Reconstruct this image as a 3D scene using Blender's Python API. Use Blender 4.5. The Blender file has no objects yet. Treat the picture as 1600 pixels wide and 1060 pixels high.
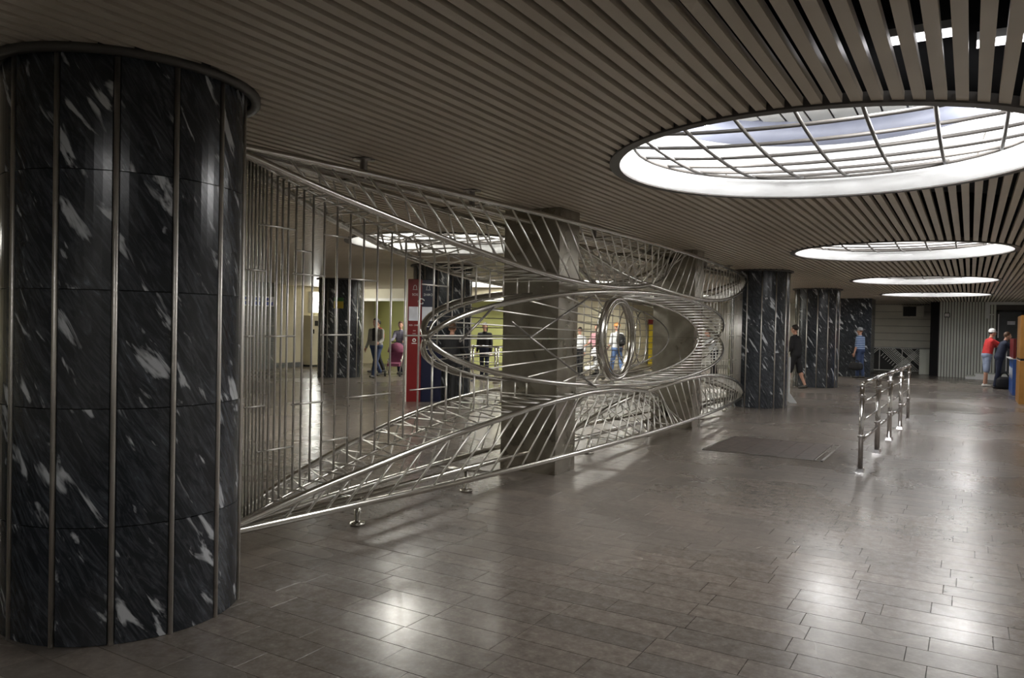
import bpy, bmesh, math, random
from mathutils import Vector, Matrix
PI = math.pi
C = bpy.context.scene.collection
rnd = random.Random(7)

# ------------------------------------------------------------------ camera
def make_camera():
    yaw, pitch, roll = math.radians(30.8), math.radians(-0.95), math.radians(1.2)
    f = Vector((-math.sin(yaw)*math.cos(pitch), math.cos(yaw)*math.cos(pitch), math.sin(pitch)))
    right = Vector((math.cos(yaw), math.sin(yaw), 0))
    up = right.cross(f)
    R = right*math.cos(roll) + up*math.sin(roll)
    U = up*math.cos(roll) - right*math.sin(roll)
    cd = bpy.data.cameras.new('camera'); cd.sensor_width = 36; cd.lens = 27; cd.sensor_fit = 'HORIZONTAL'
    cd.clip_start = .05; cd.clip_end = 200
    cam = bpy.data.objects.new('camera', cd); C.objects.link(cam)
    M = Matrix((R, U, -f)).transposed().to_4x4(); M.translation = Vector((0, 0, 1.55))
    cam.matrix_world = M
    bpy.context.scene.camera = cam
make_camera()
S = bpy.context.scene
S.view_settings.view_transform = 'Standard'; S.view_settings.look = 'None'
S.view_settings.gamma = 1; S.view_settings.use_curve_mapping = False
S.view_settings.exposure = 1.4
w = bpy.data.worlds.new('world'); S.world = w; w.use_nodes = True
w.node_tree.nodes['Background'].inputs[0].default_value = (.6, .65, .7, 1)
w.node_tree.nodes['Background'].inputs[1].default_value = .02
BULB_W = 26.0          # watts of each lamp inside a skylight
DOME_LEFT_W = 34.0

def point_lamp(name, loc, watts, col=(1, .97, .93), radius=.06):
    l = bpy.data.lights.new(name, 'POINT'); l.energy = watts; l.color = col; l.shadow_soft_size = radius
    o = bpy.data.objects.new(name, l); o.location = loc; C.objects.link(o); return o

# ------------------------------------------------------------------ materials
def new_mat(name):
    m = bpy.data.materials.new(name); m.use_nodes = True
    nt = m.node_tree; b = nt.nodes['Principled BSDF']
    return m, nt, b
def N(nt, t, **kw):
    n = nt.nodes.new(t)
    for k, v in kw.items():
        if k.startswith('i_'): n.inputs[k[2:].replace('_', ' ')].default_value = v
        else: setattr(n, k, v)
    return n
def ramp(nt, stops):
    r = nt.nodes.new('ShaderNodeValToRGB')
    el = r.color_ramp.elements
    while len(el) < len(stops): el.new(.5)
    for e, (p, c) in zip(el, stops):
        e.position = p; e.color = (*c, 1) if len(c) == 3 else c
    return r
def plain(name, col, rough=.6, metal=0., noise=.12, scale=6., bump=0., emit=0., spec=.5, coat=0.):
    m, nt, b = new_mat(name)
    L = nt.links
    tc = N(nt, 'ShaderNodeTexCoord')
    n = N(nt, 'ShaderNodeTexNoise', i_Scale=scale, i_Detail=4.)
    L.new(tc.outputs['Object'], n.inputs['Vector'])
    r = ramp(nt, [(.3, tuple(c*(1-noise) for c in col)), (.7, tuple(min(1, c*(1+noise)) for c in col))])
    L.new(n.outputs['Fac'], r.inputs[0]); L.new(r.outputs[0], b.inputs['Base Color'])
    b.inputs['Roughness'].default_value = rough; b.inputs['Metallic'].default_value = metal
    b.inputs['Specular IOR Level'].default_value = spec
    b.inputs['Coat Weight'].default_value = coat
    if bump:
        bp = N(nt, 'ShaderNodeBump', i_Strength=bump, i_Distance=.01)
        L.new(n.outputs['Fac'], bp.inputs['Height']); L.new(bp.outputs[0], b.inputs['Normal'])
    if emit:
        b.inputs['Emission Color'].default_value = (*col, 1); b.inputs['Emission Strength'].default_value = emit
    return m
def steel(name, col=(.55, .53, .49), rough=.25, sx=3., sz=60.):
    m, nt, b = new_mat(name); L = nt.links
    tc = N(nt, 'ShaderNodeTexCoord'); mp = N(nt, 'ShaderNodeMapping'); mp.inputs['Scale'].default_value = (sx, sx, sz)
    n = N(nt, 'ShaderNodeTexNoise', i_Scale=1., i_Detail=3.)
    L.new(tc.outputs['Object'], mp.inputs[0]); L.new(mp.outputs[0], n.inputs['Vector'])
    r = ramp(nt, [(.3, (rough*.75,)*3), (.7, (rough*1.3,)*3)])
    L.new(n.outputs['Fac'], r.inputs[0]); L.new(r.outputs[0], b.inputs['Roughness'])
    b.inputs['Base Color'].default_value = (*col, 1); b.inputs['Metallic'].default_value = 1
    return m
def brushed_panel(name):
    m, nt, b = new_mat(name); L = nt.links
    tc = N(nt, 'ShaderNodeTexCoord')
    n = N(nt, 'ShaderNodeTexNoise', i_Scale=3.2, i_Detail=5., i_Distortion=.6)
    L.new(tc.outputs['Object'], n.inputs['Vector'])
    r = ramp(nt, [(.3, (.24, .22, .18)), (.55, (.38, .355, .3)), (.75, (.55, .52, .46))])
    L.new(n.outputs['Fac'], r.inputs[0]); L.new(r.outputs[0], b.inputs['Base Color'])
    r2 = ramp(nt, [(.3, (.22,)*3), (.7, (.4,)*3)])
    L.new(n.outputs['Fac'], r2.inputs[0]); L.new(r2.outputs[0], b.inputs['Roughness'])
    b.inputs['Metallic'].default_value = .9
    return m
def marble(name, base=(.02, .023, .028), light=(.062, .07, .083), white=(.55, .57, .6), rough=.2, thr=.605):
    m, nt, b = new_mat(name); L = nt.links
    tc = N(nt, 'ShaderNodeTexCoord'); oi = N(nt, 'ShaderNodeObjectInfo')
    sep = N(nt, 'ShaderNodeSeparateXYZ'); L.new(tc.outputs['Object'], sep.inputs[0])
    def math_(op, a, bb=None):
        n = N(nt, 'ShaderNodeMath', operation=op)
        for i, v in enumerate((a, bb)):
            if v is None: continue
            if isinstance(v, (int, float)): n.inputs[i].default_value = v
            else: L.new(v, n.inputs[i])
        return n.outputs[0]
    s = math_('ADD', sep.outputs['X'], sep.outputs['Y']); z = sep.outputs['Z']
    off = math_('MULTIPLY', oi.outputs['Random'], 37.)
    u = math_('ADD', math_('SUBTRACT', math_('MULTIPLY', s, .54), math_('MULTIPLY', z, .84)), off)
    v = math_('ADD', math_('MULTIPLY', s, .84), math_('MULTIPLY', z, .54))
    def comb(su, sv):
        c = N(nt, 'ShaderNodeCombineXYZ'); L.new(math_('MULTIPLY', u, su), c.inputs[0]); L.new(math_('MULTIPLY', v, sv), c.inputs[1]); L.new(off, c.inputs[2]); return c.outputs[0]
    nA = N(nt, 'ShaderNodeTexNoise', i_Scale=1., i_Detail=4., i_Roughness=.55, i_Distortion=.5); L.new(comb(3.2, 13.), nA.inputs['Vector'])
    nB = N(nt, 'ShaderNodeTexNoise', i_Scale=1., i_Detail=7., i_Roughness=.7, i_Distortion=1.2); L.new(comb(5., 30.), nB.inputs['Vector'])
    nC = N(nt, 'ShaderNodeTexNoise', i_Scale=1., i_Detail=2.); L.new(comb(1.2, 2.), nC.inputs['Vector'])
    a = math_('ADD', nA.outputs['Fac'], math_('MULTIPLY', math_('SUBTRACT', nC.outputs['Fac'], .5), .25))
    rA = ramp(nt, [(thr, (0, 0, 0)), (thr+.07, (1, 1, 1))]); L.new(a, rA.inputs[0])
    rB = ramp(nt, [(.45, base), (.62, light), (.74, tuple(c*3 for c in light))]); L.new(nB.outputs['Fac'], rB.inputs[0])
    mx = N(nt, 'ShaderNodeMix', data_type='RGBA'); L.new(rA.outputs[0], mx.inputs['Factor']); L.new(rB.outputs[0], mx.inputs['A']); mx.inputs['B'].default_value = (*white, 1)
    L.new(mx.outputs['Result'], b.inputs['Base Color'])
    b.inputs['Roughness'].default_value = rough
    return m
def floor_mat(name):
    m, nt, b = new_mat(name); L = nt.links
    geo = N(nt, 'ShaderNodeNewGeometry'); at = N(nt, 'ShaderNodeAttribute', attribute_name='tone')
    n1 = N(nt, 'ShaderNodeTexNoise', i_Scale=14., i_Detail=8., i_Roughness=.7); L.new(geo.outputs['Position'], n1.inputs['Vector'])
    n2 = N(nt, 'ShaderNodeTexVoronoi', i_Scale=42.); L.new(geo.outputs['Position'], n2.inputs['Vector'])
    n3 = N(nt, 'ShaderNodeTexNoise', i_Scale=.45, i_Detail=3.); L.new(geo.outputs['Position'], n3.inputs['Vector'])
    r1 = ramp(nt, [(.3, (.135, .115, .098)), (.5, (.205, .176, .153)), (.7, (.28, .245, .218))]); L.new(n1.outputs['Fac'], r1.inputs[0])
    r2 = ramp(nt, [(0., (1.7, 1.65, 1.6)), (.13, (1, 1, 1)), (.5, (.8, .8, .8))]); L.new(n2.outputs['Distance'], r2.inputs[0])
    mx = N(nt, 'ShaderNodeMix', data_type='RGBA', blend_type='MULTIPLY'); mx.inputs['Factor'].default_value = .7
    L.new(r1.outputs[0], mx.inputs['A']); L.new(r2.outputs[0], mx.inputs['B'])
    rt = ramp(nt, [(0., (.86, .87, .87)), (.5, (.99, .99, .98)), (1., (1.1, 1.08, 1.06))]); L.new(at.outputs['Fac'], rt.inputs[0])
    mx2 = N(nt, 'ShaderNodeMix', data_type='RGBA', blend_type='MULTIPLY'); mx2.inputs['Factor'].default_value = 1
    L.new(mx.outputs['Result'], mx2.inputs['A']); L.new(rt.outputs[0], mx2.inputs['B'])
    L.new(mx2.outputs['Result'], b.inputs['Base Color'])
    rr = ramp(nt, [(.3, (.2,)*3), (.7, (.34,)*3)]); L.new(n3.outputs['Fac'], rr.inputs[0]); L.new(rr.outputs[0], b.inputs['Roughness'])
    n4 = N(nt, 'ShaderNodeTexNoise', i_Scale=5., i_Detail=3.); L.new(geo.outputs['Position'], n4.inputs['Vector'])
    bp = N(nt, 'ShaderNodeBump', i_Strength=.25, i_Distance=.006)
    L.new(n4.outputs['Fac'], bp.inputs['Height']); L.new(bp.outputs[0], b.inputs['Normal'])
    b.inputs['Specular IOR Level'].default_value = .75
    return m
M = {}
M['floor'] = floor_mat('polished_stone')
M['grout'] = plain('dark_joint', (.03, .027, .024), .8)
M['slat'] = plain('painted_slat', (.6, .535, .44), .4, noise=.05, scale=2)
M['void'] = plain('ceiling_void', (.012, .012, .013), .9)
M['ring'] = plain('painted_ring', (.085, .078, .072), .45, noise=.05)
M['skirt'] = plain('white_skirt', (.86, .87, .88), .55, noise=.03)
M['lid'] = plain('white_lid', (.3, .3, .285), .5, noise=.05)
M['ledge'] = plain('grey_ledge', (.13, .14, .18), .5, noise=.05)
M['bulb'] = plain('lamp_glow', (1, .98, .95), .5, noise=0, emit=60)
M['tube'] = plain('tube_glow', (1, .98, 1), .5, noise=0, emit=2.2)
M['marble'] = marble('black_marble')
M['marble_grey'] = marble('grey_marble', (.12, .125, .13), (.2, .21, .22), (.5, .5, .5), .3, .66)
M['strip'] = steel('column_strip', (.78, .75, .7), .45)
M['steel'] = steel('polished_tube', (.56, .54, .5), .2, 4, 40)
M['rod'] = steel('satin_rod', (.74, .72, .68), .38, 4, 40)
M['steel_dark'] = steel('dull_tube', (.34, .32, .3), .34, 4, 40)
M['panel'] = brushed_panel('brushed_steel_panel')
M['cream'] = plain('cream_wall', (.62, .57, .42), .5, noise=.1, scale=1.2)
M['yellow'] = plain('yellow_green_wall', (.5, .52, .2), .5, noise=.06, scale=.8)
M['beige'] = plain('beige_panel', (.72, .7, .64), .4, noise=.1, scale=1.)
M['ribbed'] = plain('ribbed_white', (.66, .69, .63), .5, noise=.07, scale=1.5)
M['white'] = plain('white_paint', (.75, .76, .76), .5, noise=.04)
M['door'] = plain('grey_door', (.055, .062, .07), .4)
M['black'] = plain('black_plastic', (.012, .012, .013), .45)
M['rubber'] = plain('rubber', (.02, .02, .02), .8)
M['ochre'] = plain('ochre_wood', (.36, .17, .035), .45, noise=.2, scale=4)
M['bluebox'] = plain('blue_laminate', (.03, .09, .32), .35)
M['redpanel'] = plain('red_enamel', (.16, .008, .009), .35, noise=.06)
M['bluepanel'] = plain('navy_enamel', (.005, .008, .032), .35, noise=.06)
M['paper'] = plain('paper', (.66, .68, .76), .7)
M['signyellow'] = plain('sign_yellow', (.5, .38, .02), .5)
M['signgreen'] = plain('sign_green', (.04, .18, .04), .5)
M['signblue'] = plain('sign_blue', (.03, .07, .4), .5)
M['skin'] = plain('skin', (.5, .27, .19), .5, noise=.06)
M['hair'] = plain('dark_hair', (.02, .014, .01), .6)
M['hairbrown'] = plain('brown_hair', (.1, .05, .025), .6)
M['eye'] = plain('eye_dark', (.02, .015, .015), .2)
M['lips'] = plain('lips', (.35, .12, .1), .5)

# ------------------------------------------------------------------ mesh helpers
class MB:
    """collects shapes; build() links them as one mesh object"""
    def __init__(s): s.v = []; s.f = []; s.sm = []
    def add(s, vs, fs, smooth=False):
        o = len(s.v); s.v += [tuple(p) for p in vs]
        s.f += [tuple(o+i for i in f) for f in fs]; s.sm += [smooth]*len(fs)
    def box(s, x0, x1, y0, y1, z0, z1):
        s.add([(x0,y0,z0),(x1,y0,z0),(x1,y1,z0),(x0,y1,z0),(x0,y0,z1),(x1,y0,z1),(x1,y1,z1),(x0,y1,z1)],
              [(0,3,2,1),(4,5,6,7),(0,1,5,4),(1,2,6,5),(2,3,7,6),(3,0,4,7)])
    def cbox(s, x0, x1, y0, y1, z0, z1, c):
        """box with the top and side edges chamfered"""
        vs = []
        for z, i in ((z0, 0), (z1-c, 0), (z1, c)):
            vs += [(x0+i,y0+i,z),(x1-i,y0+i,z),(x1-i,y1-i,z),(x0+i,y1-i,z)]
        fs = [(3,2,1,0),(8,9,10,11)]
        for k in (0, 4):
            for j in range(4): fs.append((k+j, k+(j+1)%4, k+4+(j+1)%4, k+4+j))
        s.add(vs, fs)
    def tube(s, pts, r, n=8, closed=False, caps=True, r2=None):
        pts = [Vector(p) for p in pts]; m = len(pts)
        ring = []; prev = None
        for i, p in enumerate(pts):
            if closed: t = pts[(i+1) % m]-pts[i-1]
            else: t = pts[min(i+1, m-1)]-pts[max(i-1, 0)]
            t.normalize()
            if prev is None:
                a = Vector((0, 0, 1)) if abs(t.z) < .9 else Vector((1, 0, 0))
                u = t.cross(a).normalized()
            else:
                u = (prev - t*prev.dot(t)).normalized()
            prev = u; v = t.cross(u)
            rr = r if r2 is None else r+(r2-r)*i/(m-1)
            ring.append([p+u*math.cos(2*PI*k/n)*rr+v*math.sin(2*PI*k/n)*rr for k in range(n)])
        vs = [q for rg in ring for q in rg]; fs = []
        for i in range(m if closed else m-1):
            a = i*n; b = ((i+1) % m)*n
            for k in range(n): fs.append((a+k, a+(k+1) % n, b+(k+1) % n, b+k))
        if not closed and caps:
            fs.append(tuple(range(n-1, -1, -1))); fs.append(tuple((m-1)*n+k for k in range(n)))
        s.add(vs, fs, True)
    def lathe(s, prof, cx=0, cy=0, n=24, a0=0, a1=2*PI, smooth=True, close=False):
        full = abs(a1-a0-2*PI) < 1e-6; m = n if full else n+1
        vs = []; fs = []
        for i in range(m):
            a = a0+(a1-a0)*i/n
            for r, z in prof: vs.append((cx+r*math.cos(a), cy+r*math.sin(a), z))
        k = len(prof)
        for i in range(n):
            j = (i+1) % m
            for q in range(k if close else k-1):
                q2 = (q+1) % k
                fs.append((i*k+q, j*k+q, j*k+q2, i*k+q2))
        if close and not full:
            fs.append(tuple(range(k))); fs.append(tuple(n*k+q for q in range(k-1, -1, -1)))
        s.add(vs, fs, smooth)
    def prism(s, poly, y0, y1, axis='y'):
        n = len(poly)
        def P(a, b, d): return (a, d, b) if axis == 'y' else ((d, a, b) if axis == 'x' else (a, b, d))
        vs = [P(a, b, y0) for a, b in poly]+[P(a, b, y1) for a, b in poly]
        fs = [tuple(range(n)), tuple(range(2*n-1, n-1, -1))]
        for i in range(n): fs.append((i, n+i, n+(i+1) % n, (i+1) % n))
        s.add(vs, fs)
    def ell(s, c, r, n=10, m=7):
        vs = [(c[0], c[1], c[2]-r[2])]
        for j in range(1, m):
            p = -PI/2+PI*j/m
            for i in range(n):
                a = 2*PI*i/n; vs.append((c[0]+r[0]*math.cos(p)*math.cos(a), c[1]+r[1]*math.cos(p)*math.sin(a), c[2]+r[2]*math.sin(p)))
        vs.append((c[0], c[1], c[2]+r[2])); fs = []
        for i in range(n):
            fs.append((0, 1+(i+1) % n, 1+i)); fs.append((len(vs)-1, len(vs)-1-n+i, len(vs)-1-n+(i+1) % n))
        for j in range(m-2):
            for i in range(n):
                a = 1+j*n; b = a+n; fs.append((a+i, a+(i+1) % n, b+(i+1) % n, b+i))
        s.add(vs, fs, True)
    def mesh(s, name, mat=None):
        me = bpy.data.meshes.new(name); me.from_pydata(s.v, [], s.f)
        me.polygons.foreach_set('use_smooth', s.sm)
        bm = bmesh.new(); bm.from_mesh(me); bmesh.ops.recalc_face_normals(bm, faces=bm.faces); bm.to_mesh(me); bm.free()
        if mat: me.materials.append(mat)
        me.update(); return me
    def build(s, name, mat, parent=None, **kw):
        return link(name, s.mesh(name, mat), parent, **kw)
def link(name, me, parent=None, loc=None, rotz=None):
    o = bpy.data.objects.new(name, me); C.objects.link(o)
    if parent: o.parent = parent
    if loc is not None: o.location = loc
    if rotz is not None: o.rotation_euler = (0, 0, rotz)
    return o
def tag(o, label, cat, group=None, kind=None):
    o['label'] = label; o['category'] = cat
    if group: o['group'] = group
    if kind: o['kind'] = kind
    return o
def thing(name, label, cat, loc=(0, 0, 0), rotz=0, group=None):
    o = bpy.data.objects.new(name, None); C.objects.link(o); o.location = loc; o.rotation_euler = (0, 0, rotz)
    o.empty_display_size = .1
    return tag(o, label, cat, group)
def struct(name, mb, mat, parent=None):
    o = mb.build(name, mat, parent)
    if not parent: o['kind'] = 'structure'
    return o
def boxo(name, b, mat, parent=None, c=0):
    m = MB()
    if c: m.cbox(*b, c)
    else: m.box(*b)
    return m.build(name, mat, parent)
def text(name, s, size, mat, parent, loc, rot, depth=.001):
    cu = bpy.data.curves.new(name, 'FONT'); cu.body = s; cu.size = size; cu.extrude = depth; cu.align_x = 'CENTER'; cu.align_y = 'CENTER'
    cu.materials.append(mat); o = bpy.data.objects.new(name, cu); C.objects.link(o); o.parent = parent
    o.location = loc; o.rotation_euler = rot; return o

# ------------------------------------------------------------------ layout data
CEIL = 2.8
DOMES_R = [(-.96, y) for y in (-1.0, 6.0, 13.0, 20.0, 27.0)]
DOMES_L = [(-7.0, 9.7), (-9.2, 19.6), (-12.9, 19.6), (-11.2, 6.0), (-15.0, 3.5), (-9.0, 28.0)]  # last three are added to brighten the left hall
DR = 1.475
COLS = [(-3.92, 2.51, .59), (-3.8, 16.4, .6), (-3.8, 23.5, .6), (-9.64, 13.27, .62), (-15.6, 16.5, .62)]
XW, YB, YF = -20.0, -3.0, 36.0
XR = 2.4

# ------------------------------------------------------------------ floor
fm = MB(); fm.box(-24, XR+.2, YB-.2, YF+.4, -.2, -.006)
floor = struct('floor', fm, M['grout'])
def add_tone(me, vals):
    a = me.attributes.new('tone', 'FLOAT', 'FACE'); a.data.foreach_set('value', vals)
tiles = []
row = 0; P = .1975
y = 3.88-P*13
fwd = (-math.sin(math.radians(30.8)), math.cos(math.radians(30.8)))
def in_view(x, y):
    d = x*fwd[0]+y*fwd[1]
    if d < .3: return False
    px = (x*math.cos(math.radians(30.8))+y*math.sin(math.radians(30.8)))/d*1200
    py = 1.55/d*1200
    return abs(px) < 850 and py < 620
while y < 24:
    x = -20-rnd.random()*.6
    while x < XR:
        L_ = rnd.choice((.38, .45, .5, .5, .6, .6))
        x1 = min(x+L_, XR)
        if x1-x > .05: tiles.append((x, x1, y, y+P))
        x = x1
    y += P
vis = [t for t in tiles if in_view((t[0]+t[1])/2, (t[2]+t[3])/2)]
def hid(t):
    cx, cy = (t[0]+t[1])/2, (t[2]+t[3])/2
    return any(math.hypot(cx-c[0], cy-c[1]) < c[2] for c in COLS[:1]) or (cx < -4.2 and cy < 3.2)
cand = sorted([t for t in vis if not hid(t)], key=lambda t: ((t[0]+t[1])/2)**2+((t[2]+t[3])/2)**2)
single = set(cand[:295])
rest = MB(); tones = []
MATHOLE = (-2.95, -1.48, 9.83, 11.39)
for t in tiles:
    cx, cy = (t[0]+t[1])/2, (t[2]+t[3])/2
    g = .0014
    if t in single:
        m = MB(); m.cbox(t[0]+g-cx, t[1]-g-cx, t[2]+g-cy, t[3]-g-cy, -.02, rnd.uniform(-.0005, 0), .0008)
        o = m.build('tile', M['floor'], floor, loc=(cx, cy, 0)); add_tone(o.data, [rnd.random()]*len(m.f))
    else:
        if MATHOLE[0] < cx < MATHOLE[1] and MATHOLE[2] < cy < MATHOLE[3]: pass
        k = len(rest.f); rest.cbox(t[0]+g, t[1]-g, t[2]+g, t[3]-g, -.02, rnd.uniform(-.0005, 0), .0008)
        tones += [rnd.random()]*(len(rest.f)-k)
ro = rest.build('tiles_beyond', M['floor'], floor); ro['kind'] = 'stuff'; add_tone(ro.data, tones)
ff = MB(); ff.box(-24, XR+.2, y, YF+.4, -.02, 0); o = ff.build('far_paving', M['floor'], floor); add_tone(o.data, [.5]*6)

# dark inset floor mat with a metal frame
mt = thing('floor_mat', 'dark brown sunken doormat panel with metal edging set in the floor before the chrome railing', 'mat', ((MATHOLE[0]+MATHOLE[1])/2, (MATHOLE[2]+MATHOLE[3])/2, 0))
hx, hy = (MATHOLE[1]-MATHOLE[0])/2, (MATHOLE[3]-MATHOLE[2])/2
M['matdark'] = plain('mat_dark', (.075, .055, .045), .55, noise=.35, scale=9, bump=.4)
m = MB()
for b in ((-hx, hx, -hy, -hy+.025), (-hx, hx, hy-.025, hy), (-hx, -hx+.025, -hy, hy), (hx-.025, hx, -hy, hy), (hx-.1, hx-.085, -hy, hy)):
    m.box(*b, 0, .007)
m.build('frame', M['steel_dark'], mt)
for i in range(6):
    a = -hx+.03+i*(2*hx-.14)/6
    boxo('strip', (a, a+(2*hx-.14)/6-.004, -hy+.028, hy-.028, 0, .005), M['matdark'], mt, .001)

# ------------------------------------------------------------------ ceiling
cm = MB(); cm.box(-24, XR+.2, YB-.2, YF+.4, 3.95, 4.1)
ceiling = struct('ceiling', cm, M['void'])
pitch, sw, sh = .098, .058, .045
def cuts(x):
    iv = []
    for cx, cy in DOMES_R+DOMES_L:
        r = DR+.03; d = max(abs(x-sw/2-cx), 0) if abs(x-cx) < 1e-9 else abs(x-cx)
        if d < r: h = math.sqrt(r*r-d*d); iv.append((cy-h, cy+h))
    for cx, cy, r in COLS:
        d = abs(x-cx); r2 = r+.03
        if d < r2: h = math.sqrt(r2*r2-d*d); iv.append((cy-h, cy+h))
    return sorted(iv)
segs = []
x = -24.0+.02
nx = int((XR-x)/pitch)
for i in range(nx+1):
    xc = -.068+pitch*round((x-(-.068))/pitch)+i*pitch
    if xc > XR-.03: break
    a = YB; end = YF if xc > -1.0-0 or True else YF
    for c0, c1 in cuts(xc):
        if c0 > a: segs.append((xc, a, c0))
        a = max(a, c1)
    if a < end: segs.append((xc, a, end))
segs.sort(key=lambda t: (abs(t[0]+.3), t[1]))
def ub(m, x, a, b):
    """one inverted tray: bottom face and two lips"""
    t = .0015
    m.box(x-sw/2, x+sw/2, a, b, CEIL, CEIL+t)
    m.box(x-sw/2, x-sw/2+t, a, b, CEIL+t, CEIL+sh); m.box(x+sw/2-t, x+sw/2, a, b, CEIL+t, CEIL+sh)
restc = MB()
vis_seg = [s for s in segs if s[2] > 1.0 and s[0] > -13.5]
singles = set(vis_seg[:298])
for s in segs:
    if s in singles:
        m = MB(); ub(m, 0, s[1]-s[1], s[2]-s[1]); m.build('slat', M['slat'], ceiling, loc=(s[0], s[1], 0))
    else: ub(restc, *s)
o = restc.build('slats_beyond', M['slat'], ceiling); o['kind'] = 'stuff'
# carrier rails above the slats
m = MB()
yy = .4
while yy < YF:
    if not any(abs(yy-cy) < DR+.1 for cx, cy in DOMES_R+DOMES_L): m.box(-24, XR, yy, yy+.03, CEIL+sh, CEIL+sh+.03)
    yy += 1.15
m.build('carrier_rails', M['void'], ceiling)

# ------------------------------------------------------------------ skylight domes
def dome(cx, cy, label, watts, cage=True, bulbs=True, group='round skylights in the slatted ceiling'):
    t = thing('skylight', label, 'skylight', (cx, cy, CEIL), 0, group)
    m = MB(); m.lathe([(DR, -.012), (DR+.075, -.012), (DR+.075, .05), (DR+.065, .05), (DR+.065, -.002), (DR, -.002)], n=72, close=True, smooth=False); m.build('rim_ring', M['ring'], t)
    m = MB(); m.lathe([(DR+.012, -.001), (DR-.02, .38), (DR-.03, .38), (DR, -.001)], n=72, close=True); m.build('skirt', M['skirt'], t)
    m = MB(); m.lathe([(DR-.03, .38), (DR-.25, .38), (DR-.25, .40), (DR-.03, .40)], n=72, close=True); m.build('ledge', M['skirt'], t)
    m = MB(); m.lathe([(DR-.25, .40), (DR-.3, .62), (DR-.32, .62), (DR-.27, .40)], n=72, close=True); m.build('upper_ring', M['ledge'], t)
    m = MB(); m.lathe([(DR+.03, .05), (DR+.03, .64), (DR+.02, .64), (DR+.02, .05)], n=72, close=True); m.build('housing', M['void'], t)  # black shell added to keep the skirt's outside dark above the slats
    m = MB()
    k = -6
    while k <= 6:
        xx = k*.19; r = DR-.3; h = math.sqrt(max(0, r*r-xx*xx))
        if h > .1: m = MB(); m.box(xx-.085, xx+.085, -h, h, .6, .615); m.build('lid_board', M['lid'], t)
        k += 1
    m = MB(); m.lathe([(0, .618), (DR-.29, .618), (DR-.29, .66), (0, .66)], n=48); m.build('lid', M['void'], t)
    if cage:
        R = 1.37
        def bz(x, y): q = (x*x+y*y)/(R*R); return .06+.075*q+.01*q**4
        m = MB(); m.tube([(R*math.cos(a), R*math.sin(a), bz(R, 0)) for a in [2*PI*i/48 for i in range(48)]], .014, 6, closed=True); m.build('cage_ring', M['ring'], t)
        for i in range(-3, 4):
            c = i*.375; h = math.sqrt(R*R-c*c)
            for ax in (0, 1):
                pts = []
                for k in range(13):
                    s = -h+2*h*k/12
                    pts.append((c, s, bz(c, s)) if ax == 0 else (s, c, bz(s, c)+.016))
                m = MB(); m.tube(pts, .014, 6); m.build('cage_rod', M['ring'], t)
        for k in range(4):
            a = PI/4+k*PI/2
            m = MB(); m.tube([(R*math.cos(a), R*math.sin(a), bz(R, 0)), (1.45*math.cos(a), 1.45*math.sin(a), .34)], .008, 6); m.build('hanger', M['steel_dark'], t)
    if bulbs:
        for bx, by in ((-.92, .15), (.95, .5), (.45, -.85)):
            m = MB(); m.lathe([(0, .6), (.028, .6), (.03, .53), (.02, .52)], bx, by, 12); sk = m.build('socket', M['white'], t)
            m = MB(); m.lathe([(.02, .53), (.034, .49), (.036, .45), (.02, .41), (0, .40)], bx, by, 12); m.build('bulb', M['bulb'], sk)
            point_lamp('lamp_light', (cx+bx, cy+by, CEIL+.36), watts*1.3, col=(1, .985, .965) if cx > -5 else (1, .97, .86), radius=.32)
    return t
names = ['round skylight in the slatted ceiling above and behind the viewer',
         'nearest and largest round skylight with a curved rod cage, above the chrome railing',
         'second round skylight from the viewer, over the floor mat',
         'third round skylight in the row, small ellipse over the far hall',
         'farthest round skylight, thin ellipse just before the ribbed wall']
for i, ((cx, cy), n) in enumerate(zip(DOMES_R, names)): dome(cx, cy, n, BULB_W*(.3 if i == 0 else 1.))
for i, (cx, cy) in enumerate(DOMES_L):
    dome(cx, cy, ['round skylight seen through the grille left of the near steel pillar', 'bright ceiling opening seen just right of the near steel pillar',
                  'skylight standing in for brightly lit ceiling left of the near steel pillar, above the queue rails', 'added skylight to brighten the left hall, hidden behind the nearest marble column', 'added skylight to brighten the left hall, over its far left corner, out of view', 'added skylight to brighten the far end of the left hall beyond the yellow wall'][i], DOME_LEFT_W*(.62 if i == 0 else 1.25), cage=i in (0,))  # the one above the queue rails stands in for brightly lit ceiling

# fluorescent tubes lying above the slats
for i, (x0, y0) in enumerate(((-.28, 4.38), (.16, 4.62))):
    t = thing('ceiling_tube_lamp', ['white tube lamp glimpsed between ceiling slats at the upper right, the left one', 'white tube lamp glimpsed between ceiling slats, at the right edge of the picture'][i], 'lamp', (x0, y0, CEIL+.25))
    m = MB(); m.box(-.17, .17, -.04, .04, .01, .05); m.build('housing', M['white'], t)
    m = MB(); m.tube([(-.17, 0, 0), (.17, 0, 0)], .022, 8); m.build('tube', M['tube'], t)

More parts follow.
